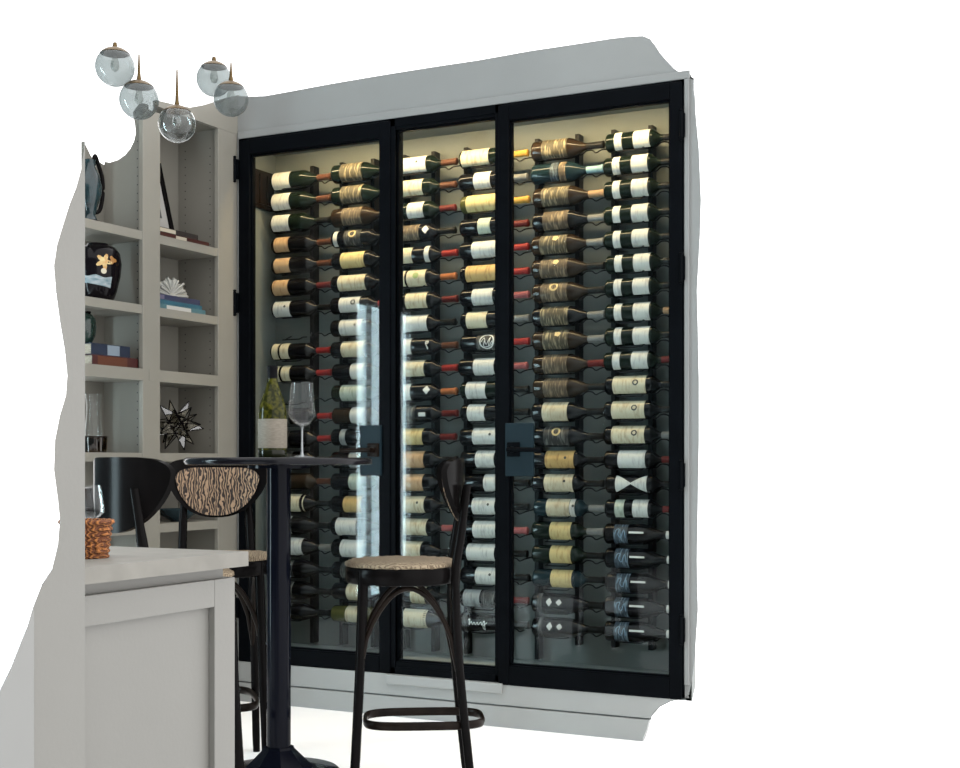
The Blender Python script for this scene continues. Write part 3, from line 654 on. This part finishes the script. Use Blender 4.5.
# left bay, second shelf: painted vase
vs_ = on_x(96, 297, -3.785)
va = thing('vase', 'black lacquer vase painted with a yellow flower and blue band', 'vase', (-3.785, Y(98, -3.785), SH[1]), 0)
M_lac = mat('black_lacquer', (.004, .003, .004), .12, spec=.12)
VP = [(.055, 0), (.062, .006), (.074, .04), (.088, .10), (.093, .15), (.086, .195), (.068, .217), (.045, .222), (.040, .232), (.034, .228), (.034, .2)]
link('body', lathe(bmesh.new(), VP, 36, cap=False), M_lac, va, smooth=50)
def vrad(z):
    for (r0, z0), (r1, z1) in zip(VP, VP[1:]):
        if z0 <= z <= z1 and z1 > z0: return r0 + (r1 - r0) * (z - z0) / (z1 - z0)
    return .08
def vpatch(cx, cz, prad, shape, ang0):
    bm = bmesh.new(); c0 = None; ring = []
    def pos(dx, dz):
        z_ = cz + dz; r_ = vrad(z_) + .0012; a = ang0 + (cx + dx) / .09; return (r_ * math.cos(a), r_ * math.sin(a), z_)
    c0 = bm.verts.new(pos(0, 0))
    for k in range(30):
        a = 2 * PI * k / 30; q = prad * shape(a); ring.append(bm.verts.new(pos(q * math.cos(a), q * math.sin(a))))
    for k in range(30): bm.faces.new((c0, ring[k], ring[(k + 1) % 30]))
    return bm
A0 = math.atan2(-.79, .62)
link('painted_flower', vpatch(.030, .150, .034, lambda a: .72 + .28 * math.cos(5 * a + .6), A0), mat('flower_yellow', (.42, .22, .06), .4, col2=(.50, .40, .18), vscale=60), va)
link('painted_bud', vpatch(.067, .158, .018, lambda a: .8 + .25 * math.cos(3 * a), A0), mat('flower_ochre', (.25, .11, .02), .4), va)
link('painted_bud', vpatch(.030, .112, .011, lambda a: 1, A0), mat('flower_white', (.45, .40, .30), .4), va)
bm = bmesh.new()
rows = []
for j, zz in enumerate((.060, .078, .090, .100)):
    row = []
    for i in range(15):
        a = A0 - 1.0 + 1.75 * i / 14; z_ = zz + (.012 * (1 - i / 14) if j == 0 else .004 * math.sin(i)) - .012 * i / 14; r_ = vrad(z_) + .0012; row.append(bm.verts.new((r_ * math.cos(a), r_ * math.sin(a), z_)))
    rows.append(row)
for R_, Q_ in zip(rows, rows[1:]):
    for i in range(14): bm.faces.new((R_[i], R_[i + 1], Q_[i + 1], Q_[i]))
link('painted_band', bm, mat('painted_blue', (.06, .13, .16), .4, col2=(.30, .33, .34), vscale=25, stretch=(1, 1, 3)), va, smooth=True)
# left bay, third shelf: two books with a small vase on top
z = book('dark red book at the bottom below the small green vase', -3.86, -3.73, 3.99, Y(138, -3.73), SH[2], .042, (.045, .010, .009), 'books below the green vase', (.03, .20, 'rust', (.09, .03, .016)))
z = book('dark blue book lying on the red one below the small green vase', -3.86, -3.735, 3.99, Y(130, -3.735), z, .046, (.010, .016, .034), 'books below the green vase', (.09, .16, 'light', (.17, .21, .25)))
gv = thing('small_vase', 'small dark green glazed vase standing on the blue book', 'vase', (-3.80, Y(84, -3.80), z), 0)
M_grn = mat('green_black_glaze', (.010, .022, .018), .18, vary=.4, vscale=25)
link('body', lathe(bmesh.new(), [(.025, 0), (.03, .004), (.044, .03), (.048, .07), (.044, .10), (.030, .118), (.022, .122), (.018, .118)], 24, cap=False), M_grn, gv, smooth=50)
link('rim', lathe(bmesh.new(), [(.022, .119), (.027, .124), (.027, .129), (.020, .129), (.018, .12)], 24, cap=False), M_wood, gv, smooth=40)
# left bay, fourth shelf: tumbler and tall glass
tb = thing('tumbler', 'low smoky brown glass tumbler on the left bay shelf', 'glass', (-3.765, Y(95, -3.765), SH[3]), 0)
link('glass_wall', lathe(bmesh.new(), [(0, .004), (.044, .004), (.046, .0), (.047, .004), (.049, .064), (.046, .064), (.044, .012), (0, .012)], 28, cap=False), glass('smoky_glass', (.42, .35, .27), 1.5), tb, smooth=50)
link('rim', lathe(bmesh.new(), [(.0465, .060), (.0495, .060), (.0495, .065), (.0465, .065), (.0465, .060)], 28, cap=False), M_brownwood, tb)
tv = tag(link('glass_cylinder', lathe(bmesh.new(), [(0, .006), (.036, .006), (.040, 0), (.042, .01), (.030, .14), (.028, .19), (.034, .24), (.031, .24), (.025, .19), (.028, .14), (.037, .014), (0, .014)], 28, cap=False), M_clear, smooth=50),
         'tall clear glass carafe behind the brown tumbler', 'carafe'); tv.location = (-3.865, Y(90, -3.865) + .02, SH[3])

# ------------------------------------------------------------------ kitchen island
IXF = -1.520
ie = on_x(235, 600, IXF).y; is0 = 1.582
isl = thing('kitchen_island', 'pale painted kitchen island with recessed panel end beside the bar table', 'kitchen island', (IXF, is0, 0))
def ipart(name, bm, m, **k):
    bmesh.ops.translate(bm, verts=bm.verts[:], vec=(-IXF, -is0, 0)); return link(name, bm, m, isl, **k)
ipart('carcass', prism(bmesh.new(), [(IXF - .014, is0, 0), (IXF - .014, ie - .018, 0), (-1.925, ie - .018, 0), (-1.56, is0, 0)], (0, 0, .886)), M_island)
bm = bmesh.new(); sw = .060
box(bm, IXF - .014, IXF, is0, is0 + .02, .0, .866); box(bm, IXF - .014, IXF, ie - sw, ie, 0, .866, .0015)
box(bm, IXF - .014, IXF, is0, ie - sw, .866 - .050, .866, .0015); box(bm, IXF - .014, IXF, is0, ie - sw, 0, .12, .0015)
ipart('panel_frame', bm, M_island)
ipart('side_panel', BOX(-1.925, IXF - .014, ie - .018, ie, 0, .866, .001), M_island)
wt = tag(link('worktop', prism(bmesh.new(), [(-1.496, is0, .887), (-1.496, 2.008, .887), (-1.935, 2.008, .887), (-1.548, is0, .887)], (0, 0, .027)), M_stone), 'pale stone worktop lying on the kitchen island', 'worktop')
# woven basket and wine glass on the worktop
bs = thing('basket', 'small orange woven basket standing on the island worktop', 'basket', (at(86.5, 540, 2.30).x, at(86.5, 540, 2.30).y, .914), 0)
M_bask = weave('orange_wicker', (.13, .035, .008), (.42, .15, .035), 55, 5, .5, .3, (1, 1, 2.6), bump=1.0)
bm = bmesh.new(); prof = []
for i in range(25):
    t = i / 24; prof.append((.037 + .007 * t + .0018 * math.sin(t * PI * 13), .062 * t))
lathe(bm, [(0, 0)] + prof + [(.040, .062), (.033, .006), (0, .006)], 40, cap=False)
link('body', bm, M_bask, bs, smooth=True)
link('rim', tube(bmesh.new(), [(.0435 * math.cos(2 * PI * k / 36), .0435 * math.sin(2 * PI * k / 36), .062 + .001 * (k % 2)) for k in range(36)], .0042, 8, True), M_bask, bs, smooth=True)
def wine_glass(label, loc, h, rb, name='wine_glass', flare=1.0, stem=.48):
    g = thing(name, label, 'wine glass', loc, 0); b0 = h * stem; br = rb
    pr = [(.003, b0), (.006, b0 + .003), (br * .55, b0 + h * .045), (br, b0 + h * .155), (br * .97, b0 + h * .26), (br * .80 * flare, h), (br * .80 * flare - .0012, h), (br * .97 - .0012, b0 + h * .26), (br - .0014, b0 + h * .157), (br * .52, b0 + h * .052), (0, b0 + .006)]
    link('bowl', lathe(bmesh.new(), pr, 36, cap=False), M_clear, g, smooth=60)
    link('stem', lathe(bmesh.new(), [(.0065, .004), (.0035, .02), (.003, b0 * .6), (.0034, b0 - .004), (.006, b0 + .003)], 14), M_stemg, g, smooth=60)
    link('foot', lathe(bmesh.new(), [(rb * .93, 0), (rb * .94, .002), (rb * .5, .004), (.006, .008), (0, .008)], 36), M_stemg, g, smooth=50)
    return g
M_stemg = mat('stem_glass', (.30, .32, .33), .05, spec=1.0)
wine_glass('clear wine glass standing behind the orange basket on the island', (at(86, 500, 2.52).x, at(86, 500, 2.52).y, .914), .122, .034, stem=.42)

# ------------------------------------------------------------------ round bar table
tp = (-2.497, 3.512, 0)
tb = thing('bar_table', 'round black bar table on a slim iron column', 'table', tp, 0)
ZTT = 1.094
link('tabletop', lathe(bmesh.new(), [(0, ZTT - .024), (.285, ZTT - .024), (.296, ZTT - .021), (.300, ZTT - .012), (.297, ZTT - .003), (.290, ZTT), (0, ZTT)], 72, cap=False), mat('black_lacquer_top', (.005, .005, .007), .16, spec=.16, vary=.3, vscale=8), tb, smooth=50)
link('column', lathe(bmesh.new(), [(.0385, .15), (.0385, ZTT - .03)], 32), M_iron, tb, smooth=40)
link('top_plate', lathe(bmesh.new(), [(.10, ZTT - .034), (.10, ZTT - .024)], 32), M_iron, tb, smooth=40)
link('base_hub', lathe(bmesh.new(), [(.047, .168), (.050, .160), (.105, .105), (.14, .07)], 8, rot=PI / 8 + .3), M_iron, tb)
link('base_foot', lathe(bmesh.new(), [(.235, 0), (.235, .02), (.222, .06), (.19, .092), (.10, .10), (0, .10)], 40), M_iron, tb, smooth=40)
# bottle and glass on the table
tbz = ZTT
p = at(272.5, 455, 4.22)
wb = thing('white_wine_bottle', 'olive green wine bottle with cream label standing on the bar table', 'wine bottle', (p.x, p.y, tbz), 0)
BP = [(0, .014), (.030, .003), (.042, 0), (.0445, .004), (.0455, .012), (.0455, .135), (.0440, .155), (.038, .178), (.029, .203), (.021, .226), (.0165, .245), (.0155, .282), (.0165, .283), (.0165, .288), (.0150, .290), (0, .290)]
M_olive = bpy.data.materials.new('olive_glass'); M_olive.use_nodes = True
pn = M_olive.node_tree.nodes['Principled BSDF']; pn.inputs['Base Color'].default_value = (.085, .085, .010, 1); pn.inputs['Roughness'].default_value = .06; pn.inputs['Specular IOR Level'].default_value = .7
tcn = M_olive.node_tree.nodes.new('ShaderNodeTexCoord'); nz = M_olive.node_tree.nodes.new('ShaderNodeTexNoise'); nz.inputs['Scale'].default_value = 70
rp = M_olive.node_tree.nodes.new('ShaderNodeValToRGB'); rp.color_ramp.elements[0].color = (.012, .014, .002, 1); rp.color_ramp.elements[1].color = (.07, .065, .008, 1); rp.color_ramp.elements[0].position = .4; rp.color_ramp.elements[1].position = .75
M_olive.node_tree.links.new(tcn.outputs['Object'], nz.inputs['Vector']); M_olive.node_tree.links.new(nz.outputs['Fac'], rp.inputs[0]); pn.inputs['Specular IOR Level'].default_value = .13; M_olive.node_tree.links.new(rp.outputs[0], pn.inputs['Base Color'])
link('bottle_body', lathe(bmesh.new(), BP, 36, cap=False), M_olive, wb, smooth=50)
link('capsule', lathe(bmesh.new(), [(.0163, .238), (.0166, .282), (.0175, .283), (.0175, .289), (.016, .2915), (0, .2915)], 24, cap=False), mat('black_capsule', (.003, .003, .004), .3, spec=.05), wb, smooth=50)
bm = bmesh.new(); n = 40
lo = [bm.verts.new((.0461 * math.cos(a), .0461 * math.sin(a), .030)) for a in [A * 2 * PI / n * .86 - 2.9 for A in range(n + 1)]]
hi = [bm.verts.new((.0461 * math.cos(a), .0461 * math.sin(a), .122)) for a in [A * 2 * PI / n * .86 - 2.9 for A in range(n + 1)]]
for k in range(n): bm.faces.new((lo[k], lo[k + 1], hi[k + 1], hi[k]))
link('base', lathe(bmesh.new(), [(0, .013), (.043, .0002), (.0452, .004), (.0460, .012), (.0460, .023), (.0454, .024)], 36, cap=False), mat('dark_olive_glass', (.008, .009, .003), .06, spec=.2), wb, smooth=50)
lb = link('label', bm, mat('cream_label_paper_standing', (.19, .165, .13), .7, vary=.12, vscale=70, stretch=(1, 1, 4)), wb, smooth=True)
p = at(302, 455, 4.24)
wine_glass('tall clear wine glass standing right of the bottle on the bar table', (p.x, p.y, tbz), .240, .0435, stem=.40, flare=1.0)

# ------------------------------------------------------------------ bar stools
def half_moon(nx, nz, sc=1.0, y_off=0.0, th=.018):
    """curved D-shaped plate"""
    bm = bmesh.new(); HW = .185
    def pt(s, t, side):
        x = s * HW * sc; q = min(abs(s), 1.0)
        up = .048 * sc * (1 - q ** 5) ** .5; dn = .170 * sc * (1 - q ** 2.3) ** .62
        z = 1.046 + (up * t if t > 0 else dn * t) - (.13 * (1 - sc))
        y = -.197 + 2.0 * x * x + y_off + side
        return bm.verts.new((x, y, z))
    ss = [-math.cos(PI * i / nx) for i in range(nx + 1)]; ts = [-math.cos(PI * j / nz) for j in range(nz + 1)]
    Fr = [[pt(s, t, th / 2) for t in ts] for s in ss]; Bk = [[pt(s, t, -th / 2) for t in ts] for s in ss]
    for i in range(nx):
        for j in range(nz):
            bm.faces.new((Fr[i][j], Fr[i + 1][j], Fr[i + 1][j + 1], Fr[i][j + 1])); bm.faces.new((Bk[i][j], Bk[i][j + 1], Bk[i + 1][j + 1], Bk[i + 1][j]))
    for i in range(nx):
        for j in (0, nz): bm.faces.new((Fr[i][j], Bk[i][j], Bk[i + 1][j], Fr[i + 1][j]))
    for j in range(nz):
        for i in (0, nx): bm.faces.new((Fr[i][j], Fr[i][j + 1], Bk[i][j + 1], Bk[i][j]))
    bmesh.ops.remove_doubles(bm, verts=bm.verts[:], dist=1e-5)
    return bm
M_seatrim = M_wood
SM = {}
def build_stool_meshes():
    def T(n, bm, m, sm=50):
        bmesh.ops.recalc_face_normals(bm, faces=bm.faces[:])
        me = bpy.data.meshes.new(n); bm.to_mesh(me); bm.free(); me.materials.append(m)
        for p in me.polygons: p.use_smooth = True
        me.set_sharp_from_angle(angle=math.radians(sm)); return me
    SM['seat'] = T('seat', lathe(bmesh.new(), [(0, .682), (.168, .682), (.184, .684), (.190, .690), (.190, .732), (.186, .738), (0, .738)], 48, cap=False), M_wood)
    bm = bmesh.new()
    rnd = random.Random(3); seg = 64; prof = [(.178, .736), (.188, .741), (.188, .750), (.176, .757), (.12, .759), (0, .759)]
    lathe(bm, prof, seg, cap=False)
    for v in bm.verts:
        r = math.hypot(v.co.x, v.co.y)
        if r > .17: q = 1 + rnd.uniform(-.012, .018); v.co.x *= q; v.co.y *= q; v.co.z += rnd.uniform(-.003, .002)
    SM['seat_pad'] = T('seat_pad', bm, M_pad, 80)
    for sx in (-1, 1):
        SM['fl', sx] = T('leg', tube(bmesh.new(), smooth_path([(sx * .118, .128, .735), (sx * .126, .138, .45), (sx * .142, .160, .0)], 5), [.017] * 5 + [.0155] * 5 + [.013], 12), M_wood)
        SM['rl', sx] = T('leg', tube(bmesh.new(), smooth_path([(sx * .112, -.207, 1.005), (sx * .120, -.188, .86), (sx * .126, -.168, .70), (sx * .136, -.180, .42), (sx * .150, -.222, .0)], 5), [.0135] * 5 + [.016] * 10 + [.0145] * 5 + [.013], 12), M_wood)
    SM['backrest'] = T('backrest', half_moon(28, 10), M_wood, 45)
    SM['cane'] = T('cane_panel', half_moon(28, 8, .81, .0115, .006), M_cane, 45)
    pts = []
    for k in range(48):
        a = 2 * PI * k / 48; pts.append((.128 * math.copysign(abs(math.cos(a)) ** .55, math.cos(a)), -.070 + .195 * math.copysign(abs(math.sin(a)) ** .55, math.sin(a)), .228))
    SM['ring'] = T('foot_ring', tube(bmesh.new(), pts, .01, 10, True, flat=(.0065, .0145)), M_brownwood, 60)
    corners = [(.122, .132), (.124, -.165), (-.124, -.165), (-.122, .132)]
    for i in range(4):
        (x0, y0_), (x1, y1_) = corners[i], corners[(i + 1) % 4]; P_ = []
        for k in range(17):
            t = k / 16; e = math.sin(PI * t); x = x0 + (x1 - x0) * t; y = y0_ + (y1_ - y0_) * t
            P_.append((x * (1.06 - .06 * e), y * (1.06 - .06 * e), .405 + .267 * e ** .55))
        SM['arch', i] = T('bentwood_arch', tube(bmesh.new(), P_, .0085, 8), M_brownwood if i != 9 else M_wood, 60)
build_stool_meshes()
def stool(label, x, y, face):
    rz = math.atan2(face[1], face[0]) - PI / 2
    s = thing('bar_stool', label, 'bar stool', (x, y, 0), rz, 'bentwood bar stools around the bar table')
    place('seat', SM['seat'], s); place('seat_pad', SM['seat_pad'], s)
    for sx in (-1, 1): place('leg', SM['fl', sx], s); place('leg', SM['rl', sx], s)
    b = place('backrest', SM['backrest'], s); place('cane_panel', SM['cane'], b)
    place('foot_ring', SM['ring'], s)
    for i in range(4): place('bentwood_arch', SM['arch', i], s)
    return s
stool('black bentwood bar stool with woven seat, seen side-on right of the bar table', -2.212, 3.812, (-.855, -.518))
stool('black bar stool with its patterned woven backrest facing out, behind the bar table', -2.935, 3.78, (.68, -.73))
stool('black bar stool with plain black backrest turned to the island', -2.612, 3.118, (.22, .975))

# ------------------------------------------------------------------ glass globe pendants
GL = [((115, 67), 19.5, 4.32, 'leftmost clear glass globe light with wide brass cap', .35, 0), ((139, 100), 19.5, 4.30, 'clear glass globe light second from left, brass cap and short stem', .3, .085),
      ((177, 124), 18.5, 4.22, 'lowest clear glass globe light with brass cap and upright stem', .0, .115), ((214, 79), 17.5, 4.42, 'clear glass globe light behind the rightmost one, without a visible stem', -.2, 0),
      ((231, 99), 17.5, 4.30, 'rightmost clear glass globe light with tilted brass cap', -.1, .06)]
for (u, v), rp_, d, lab, tilt, stem in GL:
    c = at(u, v, d); r = rp_ / F * d
    g = thing('pendant_light', lab, 'light', c, 0, 'glass globes of the hanging light')
    link('glass_globe', lathe(bmesh.new(), [(max(r * math.sin(PI * k / 20), 0) if k not in (0, 20) else 0, -r * math.cos(PI * k / 20)) for k in range(21)], 36, cap=False), M_globec if u == 177 else M_globe, g, smooth=True)
    cp = []
    for k in range(7):
        a = math.radians(48 - 8 * k); cp.append((r * 1.02 * math.sin(a), r * 1.02 * math.cos(a)))
    cp[-1] = (.008, r * 1.06)
    cap_ = lathe(bmesh.new(), [(r * .70, r * .66)] + cp + [(.006, r * 1.25), (0, r * 1.25)], 28, cap=False)
    link('cap', cap_, M_brass, g, smooth=60)
    if stem: link('stem', lathe(bmesh.new(), [(.0065, r * 1.05), (.0045, r * 1.05 + stem * .4), (.0025, r * 1.05 + stem * .95), (0, r * 1.05 + stem)], 12), M_brass, g, smooth=60)
    bu = link('bulb', lathe(bmesh.new(), [(.008, r * .75), (.009, r * .45), (.013, r * .2), (.014, 0), (.009, -r * .18), (0, -r * .24)], 16), glass('bulb_glass', (.72, .74, .72), 1.5, boost=2.0), g, smooth=60)
